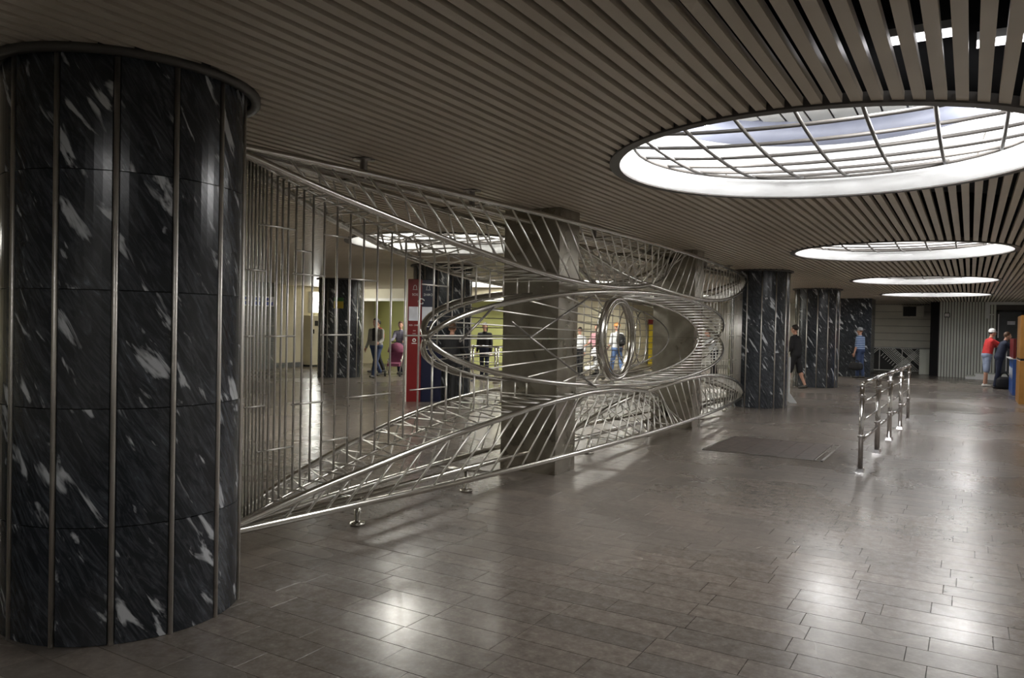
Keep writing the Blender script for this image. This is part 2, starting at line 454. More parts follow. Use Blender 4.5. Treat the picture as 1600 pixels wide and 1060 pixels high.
# ------------------------------------------------------------------ marble columns
def arc_panel(r, nb, h):
    a = 2*PI/nb; gap = .017/r
    m = MB(); n = 6; t = .03
    prof = [(r-t, .002), (r, .002), (r, h-.002), (r-t, h-.002)]
    m.lathe(prof, n=n, a0=-a/2+gap, a1=a/2-gap, close=True, smooth=False)
    return m.mesh('panel', M['marble'])
def column(cx, cy, r, nb, ph, label, rows=5, full=True):
    t = thing('marble_column', label, 'column', (cx, cy, 0), 0, 'round black marble columns')
    t['kind'] = 'thing'
    H = CEIL; h = H/rows
    m = MB(); m.lathe([(0, 0), (r-.02, 0), (r-.02, H), (0, H)], n=36); m.build('core', M['black'], t)
    pm = arc_panel(r, nb, h)
    bm_ = MB(); bm_.tube([(r-.001, 0, 0), (r-.001, 0, H)], .013, 10); bme = bm_.mesh('metal_strip', M['strip'])
    for k in range(nb):
        a = ph+2*PI*k/nb
        for j in range(rows): link('panel', pm, t, loc=(0, 0, j*h), rotz=a)
        link('metal_strip', bme, t, rotz=a+PI/nb)
    m = MB(); m.lathe([(r+.025, H-.032), (r+.075, H-.032), (r+.075, H), (r+.025, H)], n=48, close=True); m.build('collar', M['ring'], t)
    return t
column(*COLS[0], 14, math.radians(-64)-PI/14, 'large round column of black veined marble at the left edge, nearest the viewer')
column(*COLS[1], 13, math.radians(-30), 'round black marble column at the far end of the metal grille')
column(*COLS[2], 13, math.radians(-10), 'round black marble column behind the man in black shorts')
column(*COLS[3], 13, .1, 'round black marble column behind the red and navy information pillar')
column(*COLS[4], 13, .25, 'round black marble column with a small yellow sign, seen through the grille bars')
# flat pier at the end of the hall
t = thing('marble_pier', 'flat dark marble pier behind the man in a striped shirt', 'pillar', (-4.1, 30.4, 0)); t['kind'] = 'thing'
for j in range(5):
    for k in range(2):
        boxo('slab', (-1.1+k*1.1+.003, (k)*1.1-.003 if k else -.003, -.6, .6, j*.56+.002, j*.56+.558), M['marble'], t)

# ------------------------------------------------------------------ brushed steel pillars
def steel_pillar(x0, x1, y0, y1, label):
    cx, cy = (x0+x1)/2, (y0+y1)/2
    t = thing('steel_pillar', label, 'pillar', (cx, cy, 0), 0, 'brushed steel pillars in the grille'); t['kind'] = 'thing'
    hx, hy = (x1-x0)/2, (y1-y0)/2
    m = MB(); m.box(-hx+.006, hx-.006, -hy+.006, hy-.006, 0, CEIL); m.build('core', M['black'], t)
    zs = (.0, .84, 1.43, 2.03, CEIL)
    for a, b in zip(zs[:-1], zs[1:]):
        for bx in ((-hx, hx, -hy, -hy+.005), (-hx, hx, hy-.005, hy), (hx-.005, hx, -hy+.006, hy-.006), (-hx, -hx+.005, -hy+.006, hy-.006)):
            boxo('cladding_panel', (*bx, a+.001, b-.001), M['panel'], t)
    return t
steel_pillar(-4.35, -3.68, 7.1, 7.56, 'square brushed steel pillar rising through the grille, the nearer one')
steel_pillar(-4.35, -3.68, 11.68, 12.12, 'square brushed steel pillar rising through the grille, the farther one')

# ------------------------------------------------------------------ the tubular steel grille
GX = -4.0; GC = 9.6; Y0, Y1 = 3.04, 16.16; ZM = 1.43; FB = .215
gr = thing('decorative_grille', 'long curved stainless steel tube grille standing between the marble columns', 'grille', (GX, GC, 0))
def GP(x, y, z): return (x-GX, y-GC, z)
def lensw(y, a, b, W=.5):
    u = (y-(a+b)/2)/((b-a)/2); return W*max(0, 1-u*u)
LZ = [(3.04, .215), (3.3, .262), (3.6, .34), (3.9, .412), (4.3, .49), (4.7, .566), (5.2, .65), (5.8, .727), (6.3, .785), (6.8, .823), (7.5, .85), (8.25, .838), (9.0, .79), (9.9, .70), (10.5, .585), (11.1, .405), (11.6, .215)]
def lz(y):
    for (a, za), (b, zb) in zip(LZ[:-1], LZ[1:]):
        if a <= y <= b: return za+(zb-za)*(y-a)/(b-a)
    return .215
def lzs(y):  # smoothed
    return sum(lz(min(11.6, max(3.04, y+d*.08)))*w for d, w in ((-2, 1), (-1, 2), (0, 3), (1, 2), (2, 1)))/9 if 3.2 < y < 11.45 else lz(y)
def lobe(y, side, right):
    yy = 2*GC-y if right else y
    return GX+side*lensw(yy, 3.04, 11.62), y, lzs(yy)
def flip(p, top): return (p[0], p[1], 2*ZM-p[2]) if top else p
def frame(y, side): return GX+side*lensw(y, Y0, Y1), y, FB
RT = .028
def put(pts, r, name='tube', n=8, mat='steel'):
    m = MB(); m.tube([GP(*p) for p in pts], r, n); return m.build(name, M[mat], gr)
for top in (0, 1):
    for side in (1, -1):
        put([flip(frame(Y0+(Y1-Y0)*k/48, side), top) for k in range(49)], RT, 'frame_rail')
    put([flip((GX, Y0+.02, FB), top), flip((GX, Y1-.02, FB), top)], RT*.9, 'spine_rail')
    for right in (0, 1):
        for side in (1, -1):
            pts = []
            for k in range(57):
                y = 3.05+(11.6-3.05)*k/56
                if right: y = 2*GC-y
                pts.append(flip(lobe(y, side, right), top))
            put(pts, RT, 'lobe_rail')
        pts = []
        for k in range(29):
            y = 3.3+(11.4-3.3)*k/28
            if right: y = 2*GC-y
            p = lobe(y, 1, right); pts.append(flip((GX, p[1], p[2]-.012), top))
        put(pts, .011, 'lobe_spine')
        # slanted rods on both faces and the net between the lobe rails
        ys = []; y = 3.62
        while y < 10.9:
            ys.append(y); y += .25 if y > 4.2 else .17
        for y in ys:
            dy = .48*min(1, (y-2.95)/2.6); y2 = y+dy
            if y2 > 11.5: continue
            for side in (1, -1):
                a = frame(y, side)
                if right: a = frame(2*GC-y, side)
                b = lobe(2*GC-y2 if right else y2, side, right)
                put([flip(a, top), flip(b, top)], .0085, 'slanted_rod', 6, 'rod')
            yr = 2*GC-y if right else y; yr2 = 2*GC-y2 if right else y2
            put([flip(lobe(yr, 1, right), top), flip(lobe(yr, -1, right), top)], .007, 'cross_rod', 6, 'rod')
            put([flip(lobe(yr, 1, right), top), flip(lobe(yr2, -1, right), top)], .0062, 'net_rod', 6, 'rod')
# the eye: two tilted ellipses that cross at the tips
EC, EA, EB, EW = 9.7, 4.42, .575, .5
def eye(t, side, up): return (GX+side*EW*math.sin(t), EC+EA*math.cos(t), ZM+up*EB*math.sin(t))
for side in (1, -1):
    for up in (1, -1):
        put([eye(PI*k/60, side, up) for k in range(61)], RT, 'eye_rail')
for up in (1, -1):
    put([(GX, EC+(EA-.02)*math.cos(PI*k/40), ZM+up*EB*.98*math.sin(PI*k/40)**.82) for k in range(41)], .013, 'eye_spine')
def esurf(y, z, side=1, off=0.):
    u = (y-EC)/EA; return (GX+side*(EW*math.sqrt(max(0, 1-u*u))+off), y, z)
# ring and the long opening beside it
RY, RR = 8.22, .455
def ringp(a, rr=RR, off=.0, side=1): return (GX+side*(EW*.94+off), RY+rr*math.cos(a), ZM+rr*math.sin(a))
m = MB()
prof = [(RR-.012, -.045), (RR+.02, -.045), (RR+.03, 0), (RR+.02, .045), (RR-.012, .045)]
m.lathe(prof, n=56, close=True)
o = m.build('ring_band', M['steel'], gr); o.location = (EW*.94+.03, RY-GC, ZM); o.rotation_euler = (0, PI/2, 0)
m = MB(); m.lathe([(RR-.035+.012*math.cos(q), .05+.012*math.sin(q)) for q in [2*PI*i/6 for i in range(6)]], n=56, close=True)
o = m.build('ring_lip', M['steel'], gr); o.location = (EW*.94+.03, RY-GC, ZM); o.rotation_euler = (0, PI/2, 0)
def opening(a, side=1, k=1.0):   # elongated half
    yy = RY+3.22*math.cos(a)*k; return esurf(yy, ZM+.48*math.sin(a), side, .0)
put([opening(PI/2-PI*k/36) for k in range(37)], .016, 'opening_rail')
for k in range(-9, 10):
    th = PI+math.radians(k*9.5); q = (abs(k)*9.5/90.)
    f_ = (1-q); tt = PI/2+PI/2*(f_**1.6)          # 90deg..180deg
    up = 1 if k <= 0 else -1
    a = ringp(th, RR+.015)
    put([eye(tt, 1, up) if k else eye(PI, 1, 1), (a[0], a[1], ZM+up*abs(a[2]-ZM) if k else ZM)], .0075, 'radial_rod', 6, 'rod')
for k in range(-15, 16):
    a = math.radians(k*5.6)
    c = opening(a); yo = c[1]
    tt = abs(a)*.97
    e = eye(tt, 1, 1 if a >= 0 else -1)
    put([c, e], .0075, 'radial_rod', 6, 'rod')
# centre and back openings
put([(GX, RY+3.22*math.cos(PI/2-PI*k/30), ZM+.48*math.sin(PI/2-PI*k/30)) for k in range(31)], .011, 'inner_opening_rail', 6, 'steel_dark')
m = MB(); m.lathe([(RR+.011*math.cos(q), .011*math.sin(q)) for q in [2*PI*i/6 for i in range(6)]], n=48, close=True)
o = m.build('back_ring', M['steel'], gr); o.location = (-EW*.94, 11.0-GC, ZM); o.rotation_euler = (0, PI/2, 0)
m = MB(); m.lathe([(.36+.009*math.cos(q), .009*math.sin(q)) for q in [2*PI*i/6 for i in range(6)]], n=48, close=True)
o = m.build('inner_ring', M['steel'], gr); o.location = (.05, 10.15-GC, ZM); o.rotation_euler = (0, PI/2, .15)
for k in range(-5, 6):
    z = ZM+k*.1; s_ = abs(k*.1)/EB; u = math.sqrt(max(0, 1-s_*s_))*.995
    put([esurf(EC+EA*u*(-1+2*j/16), z, -1) for j in range(17)], .0055, 'back_rod', 6, 'steel_dark')
y = 8.0
while y < 11.2:
    u = (y-EC)/EA; h = EB*math.sqrt(1-u*u)
    put([esurf(y, ZM-h, -1), esurf(y, ZM+h, -1)], .0055, 'back_upright', 6, 'steel_dark'); y += .24
# bracing struts in the eye
for a, b in (((-3.52, 5.89, 1.59), (-3.6, 6.39, 1.45)), ((-3.6, 6.39, 1.45), (-3.56, 7.65, 1.9)), ((-3.6, 6.37, 1.45), (-3.52, 7.72, .9)), ((-3.75, 5.42, 1.41), (-3.72, 5.9, 1.72)),
             ((-3.6, 10.9, 1.0), (-4.4, 12.9, 1.55)), ((-4.0, 14.1, 1.45), (-4.3, 12.6, 1.2))):
    put([a, b], .0105, 'strut', 6, 'steel_dark')
for th in (40, 75, 105, 140, 220, 255, 285, 320):     # spokes from the ring back to the inner ring
    a = math.radians(th)
    put([ringp(a), (GX+.05, 10.15+.36*math.cos(a), ZM+.36*math.sin(a))], .0055, 'spoke', 6)
# vertical bars
by = [3.13, 3.19, 3.25, 3.30, 3.345, 3.375, 3.4, 3.43, 3.46, 3.49, 3.52, 3.56, 3.61, 3.66, 3.71, 3.78, 3.85, 3.94, 4.05, 4.18, 4.32, 4.47, 4.63, 4.8, 4.98, 5.17, 5.37, 5.58, 5.80, 6.03, 6.27, 6.52, 6.79, 7.03]
for right in (0, 1):
    for y0 in by:
        y = 2*GC-y0 if right else y0
        zl = lzs(y0)-.012; zt = 2*ZM-zl
        u = (y-EC)/EA
        if abs(u) >= .985: put([(GX, y, zl), (GX, y, zt)], .0085, 'upright_bar', 6, 'rod')
        else:
            h = EB*.98*(math.sqrt(1-u*u)**.82)
            if zt-(ZM+h) > .03:
                put([(GX, y, zl), (GX, y, ZM-h)], .0085, 'upright_bar', 6, 'rod'); put([(GX, y, ZM+h), (GX, y, zt)], .0085, 'upright_bar', 6, 'rod')
    for a, b, z in ((3.36, 3.51, .99), (3.47, 3.77, .69), (3.76, 4.04, .98), (4.05, 4.30, .69), (4.30, 4.79, .99), (5.06, 5.55, 1.0), (3.52, 3.76, 1.45), (4.03, 4.32, 1.46), (3.36, 3.41, 1.45),
                    (3.45, 3.75, 2.18), (4.04, 4.27, 2.18), (3.78, 3.90, 2.04), (3.36, 3.50, 1.88), (3.76, 4.04, 1.88), (4.32, 4.62, 1.88), (5.20, 5.56, 1.89), (4.98, 8.0, 1.455)):
        if right: a, b = 2*GC-b, 2*GC-a
        if b-a > 2 and right: continue
        put([(GX+.012, a-.01, z), (GX+.012, b+.01, z)], .007, 'link_rod', 6, 'rod')
# feet, cross bars and ceiling hangers
for y in (4.45, 5.93, 8.63, 10.57, 13.2, 14.75):
    wy = lensw(y, Y0, Y1)
    for top in (0, 1):
        for d in (-.02, .02):
            put([flip((GX-wy, y+d, FB-.012), top), flip((GX+wy, y+d, FB-.012), top)], .011, 'cross_bar', 6)
    m = MB(); m.lathe([(0, 0), (.058, 0), (.062, .012), (.055, .026), (.028, .03), (.024, .04), (.024, FB-.01), (0, FB-.01)], 0, y-GC, 16); m.build('foot', M['steel'], gr)
    m = MB(); m.lathe([(0, 2*ZM-FB), (.03, 2*ZM-FB), (.03, CEIL-.014), (.085, CEIL-.012), (.085, CEIL), (0, CEIL)], 0, y-GC, 14); m.build('hanger', M['steel_dark'], gr)

# ------------------------------------------------------------------ chrome railings
M['chrome'] = steel('chrome_tube', (.68, .67, .68), .16, 4, 20)
def railing(pts, label, zt=.985):
    t = thing('chrome_railing', label, 'railing', (*pts[0], 0), 0, 'chrome railings')
    ox, oy = pts[0]
    def rel(p, z): return (p[0]-ox, p[1]-oy, z)
    for i, p in enumerate(pts):
        lx, ly = p[0]-ox, p[1]-oy
        double = i not in (0, len(pts)-1)
        d = Vector((pts[min(i+1, len(pts)-1)][0]-pts[max(i-1, 0)][0], pts[min(i+1, len(pts)-1)][1]-pts[max(i-1, 0)][1], 0)).normalized()
        for s in ((-.055, .055) if double else (0,)):
            px, py = lx+d.x*s, ly+d.y*s
            m = MB(); m.tube([(px, py, .02), (px, py, zt-.03)], .0255, 12); po = m.build('post', M['chrome'], t)
            m = MB(); m.ell((px, py, zt-.01), (.036, .036, .036), 12, 8); m.build('ball_joint', M['chrome'], po)
            for zc in (.40, .86):
                m = MB(); m.lathe([(.025, zc-.018), (.037, zc-.014), (.037, zc+.014), (.025, zc+.018)], px, py, 14); m.build('clamp', M['chrome'], po)
        w_ = .11 if double else .07
        m = MB()
        a = math.atan2(d.y, d.x)
        base = [(-w_, -.045, 0), (w_, -.045, 0), (w_, .045, 0), (-w_, .045, 0), (-w_+.01, -.035, .04), (w_-.01, -.035, .04), (w_-.01, .035, .04), (-w_+.01, .035, .04)]
        vs = [(lx+b[0]*math.cos(a)-b[1]*math.sin(a), ly+b[0]*math.sin(a)+b[1]*math.cos(a), b[2]) for b in base]
        m.add(vs, [(0,3,2,1),(4,5,6,7),(0,1,5,4),(1,2,6,5),(2,3,7,6),(3,0,4,7)]); m.build('foot_plate', M['chrome'], t)
    for p, q in zip(pts[:-1], pts[1:]):
        m = MB(); m.tube([rel(p, zt), rel(q, zt)], .024, 12); m.build('top_rail', M['chrome'], t)
        m = MB(); m.tube([rel(p, .34), rel(q, .34)], .019, 10); m.build('lower_rail', M['chrome'], t)
        for z in (.56, .77):
            m = MB(); m.tube([rel(p, z), rel(q, z)], .0095, 8); m.build('infill_rod', M['chrome'], t)
    return t
railing([(-1.02, 9.4), (-1.01, 11.1), (-.98, 12.5), (-.95, 14.1), (-.93, 15.6)], 'chrome barrier railing standing in the open floor at the right')
railing([(-12.9, 18.1), (-11.9, 17.8), (-10.9, 17.5), (-9.9, 17.2)], 'chrome queue barrier seen left of the near steel pillar')

# ------------------------------------------------------------------ walls
m = MB(); m.box(XW-.2, XW, YB, 24, 0, CEIL+.2); struct('wall_left', m, M['cream'])
m = MB(); m.box(XR, XR+.2, YB, YF, 0, CEIL+.2); struct('wall_right', m, M['beige'])
m = MB(); m.box(XW, XR, YB-.2, YB, 0, CEIL+.2); struct('wall_front', m, M['beige'])
m = MB(); m.box(XW, -12.5, 23.0, 23.2, 0, CEIL+.2); struct('wall_yellow', m, M['yellow'])
m = MB(); m.box(-12.7, -12.5, 23.2, 35.2, 0, CEIL+.2); struct('wall_inner', m, M['cream'])
m = MB(); m.box(-12.5, -5.2, 35.0, 35.2, 0, CEIL+.2); struct('wall_far', m, M['beige'])
# bulkhead over the yellow wall
m = MB(); m.box(XW, -12.5, 21.4, 23.0, 2.42, CEIL); struct('beam', m, M['cream'])
m = MB(); m.box(XW, -12.5, 21.36, 21.4, 2.36, 2.46); struct('trim_1', m, M['beige'])
# panelled recess at the end of the near hall
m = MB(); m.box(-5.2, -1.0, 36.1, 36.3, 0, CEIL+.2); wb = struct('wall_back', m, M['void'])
for j in range(6):
    boxo('panel', (-5.2, -1.4, 36.04, 36.1, 1.0+j*.3+.006, 1.3+j*.3-.006), M['beige'], wb, .006)
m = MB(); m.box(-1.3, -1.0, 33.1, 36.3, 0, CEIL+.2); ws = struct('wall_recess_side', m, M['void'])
boxo('dado', (-1.7, -1.3, 34.3, 35.5, 0, .98), M['ribbed'], ws)
m = MB(); m.box(-1.02, XR, 33.0, 33.2, 0, CEIL+.2); wr = struct('wall_ribbed', m, M['ring'])
m = MB(); x = -1.0
while x < XR-.1:
    if not (.8 < x+.04 < 1.62): m.box(x+.012, x+.08, 32.955, 33.0, .0, CEIL)
    x += .095
o = m.build('cladding_ribs', M['ribbed'], wr); o['kind'] = 'stuff'
# door
m = MB(); m.box(.88, 1.56, 32.93, 32.98, .02, 2.44); d1 = struct('door_1', m, M['door'])
boxo('door_frame', (.8, .88, 32.9, 33.0, 0, 2.5), M['black'], d1); boxo('door_frame', (1.56, 1.64, 32.9, 33.0, 0, 2.5), M['black'], d1); boxo('door_frame', (.8, 1.64, 32.9, 33.0, 2.44, 2.5), M['black'], d1)
boxo('door_sign', (1.14, 1.38, 32.915, 32.93, 1.98, 2.11), M['paper'], d1)
boxo('white_strip', (.855, .885, 32.895, 32.905, 1.5, 2.36), M['white'], d1)  # thin white strips over the frame and leaf
boxo('white_strip', (1.13, 1.16, 32.915, 32.925, .3, 1.25), M['white'], d1)
m = MB(); m.box(.46, .6, 32.88, 32.98, 2.2, 2.8); m.box(.6, XR, 32.88, 32.98, 2.7, 2.8); m.box(.6, .72, 32.85, 32.9, 2.32, 2.36); struct('trim_2', m, M['white'])
t = thing('wall_speaker', 'small dark square vent box on the ribbed wall under the ceiling', 'box', (-.755, 32.95, 2.22))
boxo('case', (-.09, .09, -.05, .014, 0, .17), M['black'], t, .01); boxo('grille_face', (-.07, .07, -.058, -.05, .02, .15), M['steel_dark'], t)
# steps beside the door
for i, (a, b, h, y0) in enumerate(((-.1, .2, .11, 32.2), (.2, 2.2, .22, 32.0))):
    t = thing('white_step', ['low white step block in front of the ribbed wall', 'long taller white step block below the grey door'][i], 'step', ((a+b)/2, y0, 0))
    w2 = (b-a)/2
    boxo('block', (-w2, w2, 0, .74, 0, h-.02), M['white'], t); boxo('tread', (-w2-.005, w2, -.012, .74, h-.02, h), M['ribbed'], t, .004)
# air conditioner
t = thing('air_conditioner', 'grey outdoor air conditioner unit with dark fan opening high on the back wall', 'air conditioner', (-2.05, 35.9, 2.28))
boxo('case', (-.4, .4, -.2, .13, 0, .46), M['beige'], t, .02)
m = MB(); m.lathe([(0, -.0), (.2, 0), (.21, .012), (0, .012)], n=24); o = m.build('fan_opening', M['black'], t); o.location = (-.14, -.2, .23); o.rotation_euler = (PI/2, 0, 0)
boxo('fan_recess', (-.36, .12, -.215, -.2, .03, .43), M['black'], t)
# decorative lattice fence
t = thing('lattice_fence', 'low fence of pale diagonal metal bars over a black sheet for the dark void, under the back wall panels', 'fence', (-2.4, 35.7, 0))
boxo('void_sheet', (-1.1, 1.06, .05, .09, 0, 1.0), M['black'], t)  # black sheet stands in for the dark void behind the bars
def fbar(a, b, w=.019):
    m = MB(); m.tube([(a[0], 0, a[1]), (b[0], 0, b[1])], w, 4); m.build('bar', M['white'], t)
for x in (-.85, 0, .85): fbar((x, .04), (x, .97))
fbar((-1.1, .98), (1.06, .98), .024); fbar((-1.1, .04), (1.06, .04), .024)
def clipbar(x0, z0, dx, dz):
    # line clipped to the fence rectangle
    ts = []
    t0, t1 = -9., 9.
    for p, d, lo, hi in ((x0, dx, -1.08, 1.04), (z0, dz, .05, .96)):
        a, b = (lo-p)/d, (hi-p)/d
        if a > b: a, b = b, a
        t0, t1 = max(t0, a), min(t1, b)
    if t1-t0 > .08: fbar((x0+dx*t0, z0+dz*t0), (x0+dx*t1, z0+dz*t1), .019)
for k in range(7): clipbar(-.85+k*.09, .96, .72, -.69)
for k in range(4): clipbar(.85-k*.09, .96, -.72, -.69)
for k in range(4): clipbar(-.85-k*.09, .96, -.72, -.69)
for k in range(5): clipbar(.42+k*.09, .5, .72, -.69)
for k in range(9):
    s = k*.085; fbar((-.8+s, .62-s*.9), (-.7+s, .74-s*.9), .017)
    fbar((-.42+s*.9, .86-s*.85), (-.3+s*.9, .98-s*.85), .017)

# ------------------------------------------------------------------ right edge kiosks
t = thing('ochre_kiosk', 'ochre wooden cabinet cut off by the right edge of the picture', 'cabinet', (1.45, 21.9, 0))
boxo('body', (-.45, .6, -.75, .75, .0, 1.0), M['ochre'], t, .01); boxo('upper_body', (-.45, .6, -.75, .75, 1.05, 2.05), M['ochre'], t, .01)
boxo('dark_band', (-.44, .59, -.74, .74, 1.0, 1.05), M['black'], t)
t = thing('blue_counter', 'blue and red advertising counter where the two men lean', 'counter', (1.5, 25.3, 0))
boxo('body', (-.5, .5, -1.0, 1.2, 0, .95), M['bluebox'], t, .01); boxo('red_top_panel', (-.5, -.44, -1.0, 1.2, .97, 1.5), M['redpanel'], t)
boxo('shelf', (-.58, .5, -1.0, 1.2, .95, .97), M['white'], t)
for k in range(3):
    m = MB(); m.lathe([(0, 0), (.16, 0), (.16, .006), (0, .006)], n=20); o = m.build('white_disc', M['white'], t); o.location = (-.506, -.5+k*.7, .55); o.rotation_euler = (0, PI/2, 0)

# ------------------------------------------------------------------ left hall fittings
t = thing('grey_marble_pier', 'grey marble wall pier with blue and white direction signs, far left hall', 'pillar', (-19.7, 16.05, 0)); t['kind'] = 'thing'
hs = [0, .43, .86, 1.13, 1.4, CEIL]
for a, b in zip(hs[:-1], hs[1:]):
    for k in range(3): boxo('slab', (-.3, .3, -1.5+k+.004, -.5+k-.004, a+.004, b-.004), M['marble_grey'], t)
for k in range(3):
    boxo('direction_sign', (.3, .325, .1+k*.44, .49+k*.44, 2.02, 2.34), M['paper'], t)
    boxo('blue_legend', (.325, .33, .15+k*.44, .43+k*.44, 2.06, 2.17), M['signblue'], t); boxo('blue_legend', (.325, .33, .17+k*.44, .35+k*.44, 2.21, 2.3), M['signblue'], t)
m = MB(); m.box(XW, XW+.03, 17.2, 19.3, 0, .15); struct('baseboard_left', m, M['marble_grey'])
t = thing('utility_cabinet', 'cream metal cabinet under the bright lamp beside the marble column', 'cabinet', (-19.8, 19.75, 0))
boxo('body', (-.2, .2, -.45, .45, .06, 1.78), M['cream'], t, .01); boxo('dark_window', (.2, .21, -.3, .35, 1.42, 1.6), M['black'], t)
boxo('plinth', (-.2, .18, -.43, .43, 0, .06), M['black'], t); boxo('handle', (.2, .23, -.38, -.34, 1.15, 1.3), M['black'], t)
t = thing('wall_lightbox', 'bright white lamp box on the cream wall left of the marble column', 'lamp', (-19.9, 19.9, 1.9))
M['boxglow'] = plain('lightbox_glow', (1, 1, .93), .5, noise=0, emit=14)
boxo('frame', (-.1, .08, -.38, .3, -.02, .72), M['white'], t); boxo('glow_panel', (.08, .1, -.34, .26, .02, .68), M['boxglow'], t)
# small signs on the far left column
t = thing('yellow_notice', 'small yellow and green notice on the round column in the left hall', 'sign', (-15.22, 15.99, 1.95))
t.rotation_euler = (0, 0, math.radians(-54))
boxo('yellow_plate', (0, .02, -.12, .14, 0, .2), M['signyellow'], t); boxo('green_plate', (0, .02, -.12, .14, .2, .3), M['signgreen'], t)
# information pillar
t = thing('info_pillar', 'red and navy information pillar with bell symbols in front of a marble column', 'information pillar', (-9.45, 12.35, 0))
a = math.radians(38.5)
t.rotation_euler = (0, 0, a-.12)
rf = boxo('red_face', (-.30, -.02, -.12, .04, .0, 2.45), M['redpanel'], t, .01)
nf = boxo('navy_face', (-.02, .22, -.10, .10, .0, 2.45), M['bluepanel'], t, .01)
boxo('navy_side', (.22, .38, -.02, .12, .0, 1.0), M['bluepanel'], t, .01)
boxo('edge_strip', (-.325, -.30, -.12, .04, .0, 2.45), M['beige'], t)
for cx, yf, lab, fc in ((-.16, -.12, 'SOS', rf), (.1, -.10, 'ІНФО', nf)):
    m = MB(); pts = [(-.045, 0), (.045, 0), (.03, .02), (.028, .06), (.012, .085), (0, .092), (-.012, .085), (-.028, .06), (-.03, .02)]
    m.tube([(cx+p[0], yf-.004, 2.24+p[1]) for p in pts], .005, 4, closed=True); m.build('bell_symbol', M['white'], fc)
    text('lettering', lab, .066, M['white'], fc, (cx, yf-.003, 2.14), (PI/2, 0, 0))
    boxo('notice_sheet', (cx-.115, cx+.085, yf-.012, yf, 1.62, 1.9), M['paper'], fc)
for z, sz, s in ((1.53, .04, 'SOS - ІНФО'), (1.42, .03, 'SOS'), (1.36, .026, 'ІНФО')):
    text('lettering', s, sz, M['white'], rf, (-.16, -.123, z), (PI/2, 0, 0))
m = MB(); m.tube([(-.03+.06*math.cos(q), -.13, 2.0+.06*math.sin(q)) for q in [math.radians(v) for v in range(20, 200, 15)]], .012, 5); m.tube([(-.05, -.13, 1.96), (.0, -.13, 1.96), (0, -.13, 1.99)], .01, 5); m.build('arrow_symbol', M['white'], t)
m = MB(); m.tube([(-.16+.028*math.cos(q), -.122, 1.23+.028*math.sin(q)) for q in [2*PI*k/16 for k in range(16)]], .012, 5, closed=True); m.build('call_button', M['white'], t)
boxo('button_legend', (-.21, -.11, -.124, -.12, 1.16, 1.175), M['white'], t)
# yellow banner seen through the grille
t = thing('yellow_banner', 'tall narrow yellow stand seen through the grille rings', 'stand', (-12.15, 32.6, 0))
boxo('banner', (-.16, .16, -.05, .05, .3, 1.75), M['signyellow'], t); boxo('foot', (-.15, .15, -.1, .1, 0, .3), M['signyellow'], t, .01); boxo('red_head', (-.2, .15, -.06, .06, 1.75, 1.98), M['redpanel'], t)
# white board leaning behind the far column
t = thing('white_board', 'narrow white board standing behind the marble column next to the man in shorts', 'board', (-3.37, 17.6, 0))
m = MB(); m.box(-.16, .0, -.02, .02, .02, 1.0); m.build('board', M['white'], t)
m = MB(); m.prism([(.0, 0), (.16, 0), (.0, .22)], -.015, .0); m.build('brace', M['white'], t)
t = thing('floor_cover', 'thin dark metal slot in the floor near the far right', 'cover', (-.02, 17.8, 0))
boxo('plate', (-.22, .22, -.05, .05, 0, .004), M['black'], t); boxo('rim', (-.24, .24, -.07, -.05, 0, .006), M['steel_dark'], t)

# ------------------------------------------------------------------ people
def capsule(m, a, b, ra, rb, sx=1., n=12):
    """tapered limb with round ends"""
    a = Vector(a); b = Vector(b); t = (b-a).normalized()
    q = Vector((0, 0, 1)) if abs(t.z) < .8 else Vector((1, 0, 0))
    u = (q-t*q.dot(t)).normalized(); v = t.cross(u)
    rings = []
    for k in range(4): ph = -PI/2+PI/2*(k+.4)/4; rings.append((a+t*ra*math.sin(ph), ra*math.cos(ph)))
    for k in range(5): f = k/4; rings.append((a.lerp(b, f), ra+(rb-ra)*f))
    for k in range(4): ph = PI/2*(k+.6)/4; rings.append((b+t*rb*math.sin(ph), rb*math.cos(ph)))
    vs = [c+(u*math.cos(2*PI*i/n)+v*math.sin(2*PI*i/n)*sx)*r for c, r in rings for i in range(n)]
    fs = []
    for j in range(len(rings)-1):
        for i in range(n): fs.append((j*n+i, j*n+(i+1) % n, (j+1)*n+(i+1) % n, (j+1)*n+i))
    fs.append(tuple(range(n-1, -1, -1))); fs.append(tuple((len(rings)-1)*n+i for i in range(n)))
    m.add(vs, fs, True)
def fuse(m, name, mat, parent, vox, extra=None, smooth=3):
    me = m.mesh(name)
    o = bpy.data.objects.new('tmp', me); C.objects.link(o)
    r = o.modifiers.new('r', 'REMESH'); r.mode = 'VOXEL'; r.voxel_size = vox; r.use_smooth_shade = True
    s = o.modifiers.new('s', 'SMOOTH'); s.factor = .5; s.iterations = smooth
    dg = bpy.context.evaluated_depsgraph_get(); dg.update()
    n = bpy.data.meshes.new_from_object(o.evaluated_get(dg)); bpy.data.objects.remove(o); bpy.data.meshes.remove(me)
    if extra:
        bm = bmesh.new(); bm.from_mesh(n); e = extra.mesh('x'); bm.from_mesh(e); bm.to_mesh(n); bm.free(); bpy.data.meshes.remove(e)
    for p in n.polygons: p.use_smooth = True
    n.name = name; n.materials.clear(); n.materials.append(mat)
    return link(name, n, parent)
def rx(v, a): return Vector((v[0], v[1]*math.cos(a)-v[2]*math.sin(a), v[1]*math.sin(a)+v[2]*math.cos(a)))
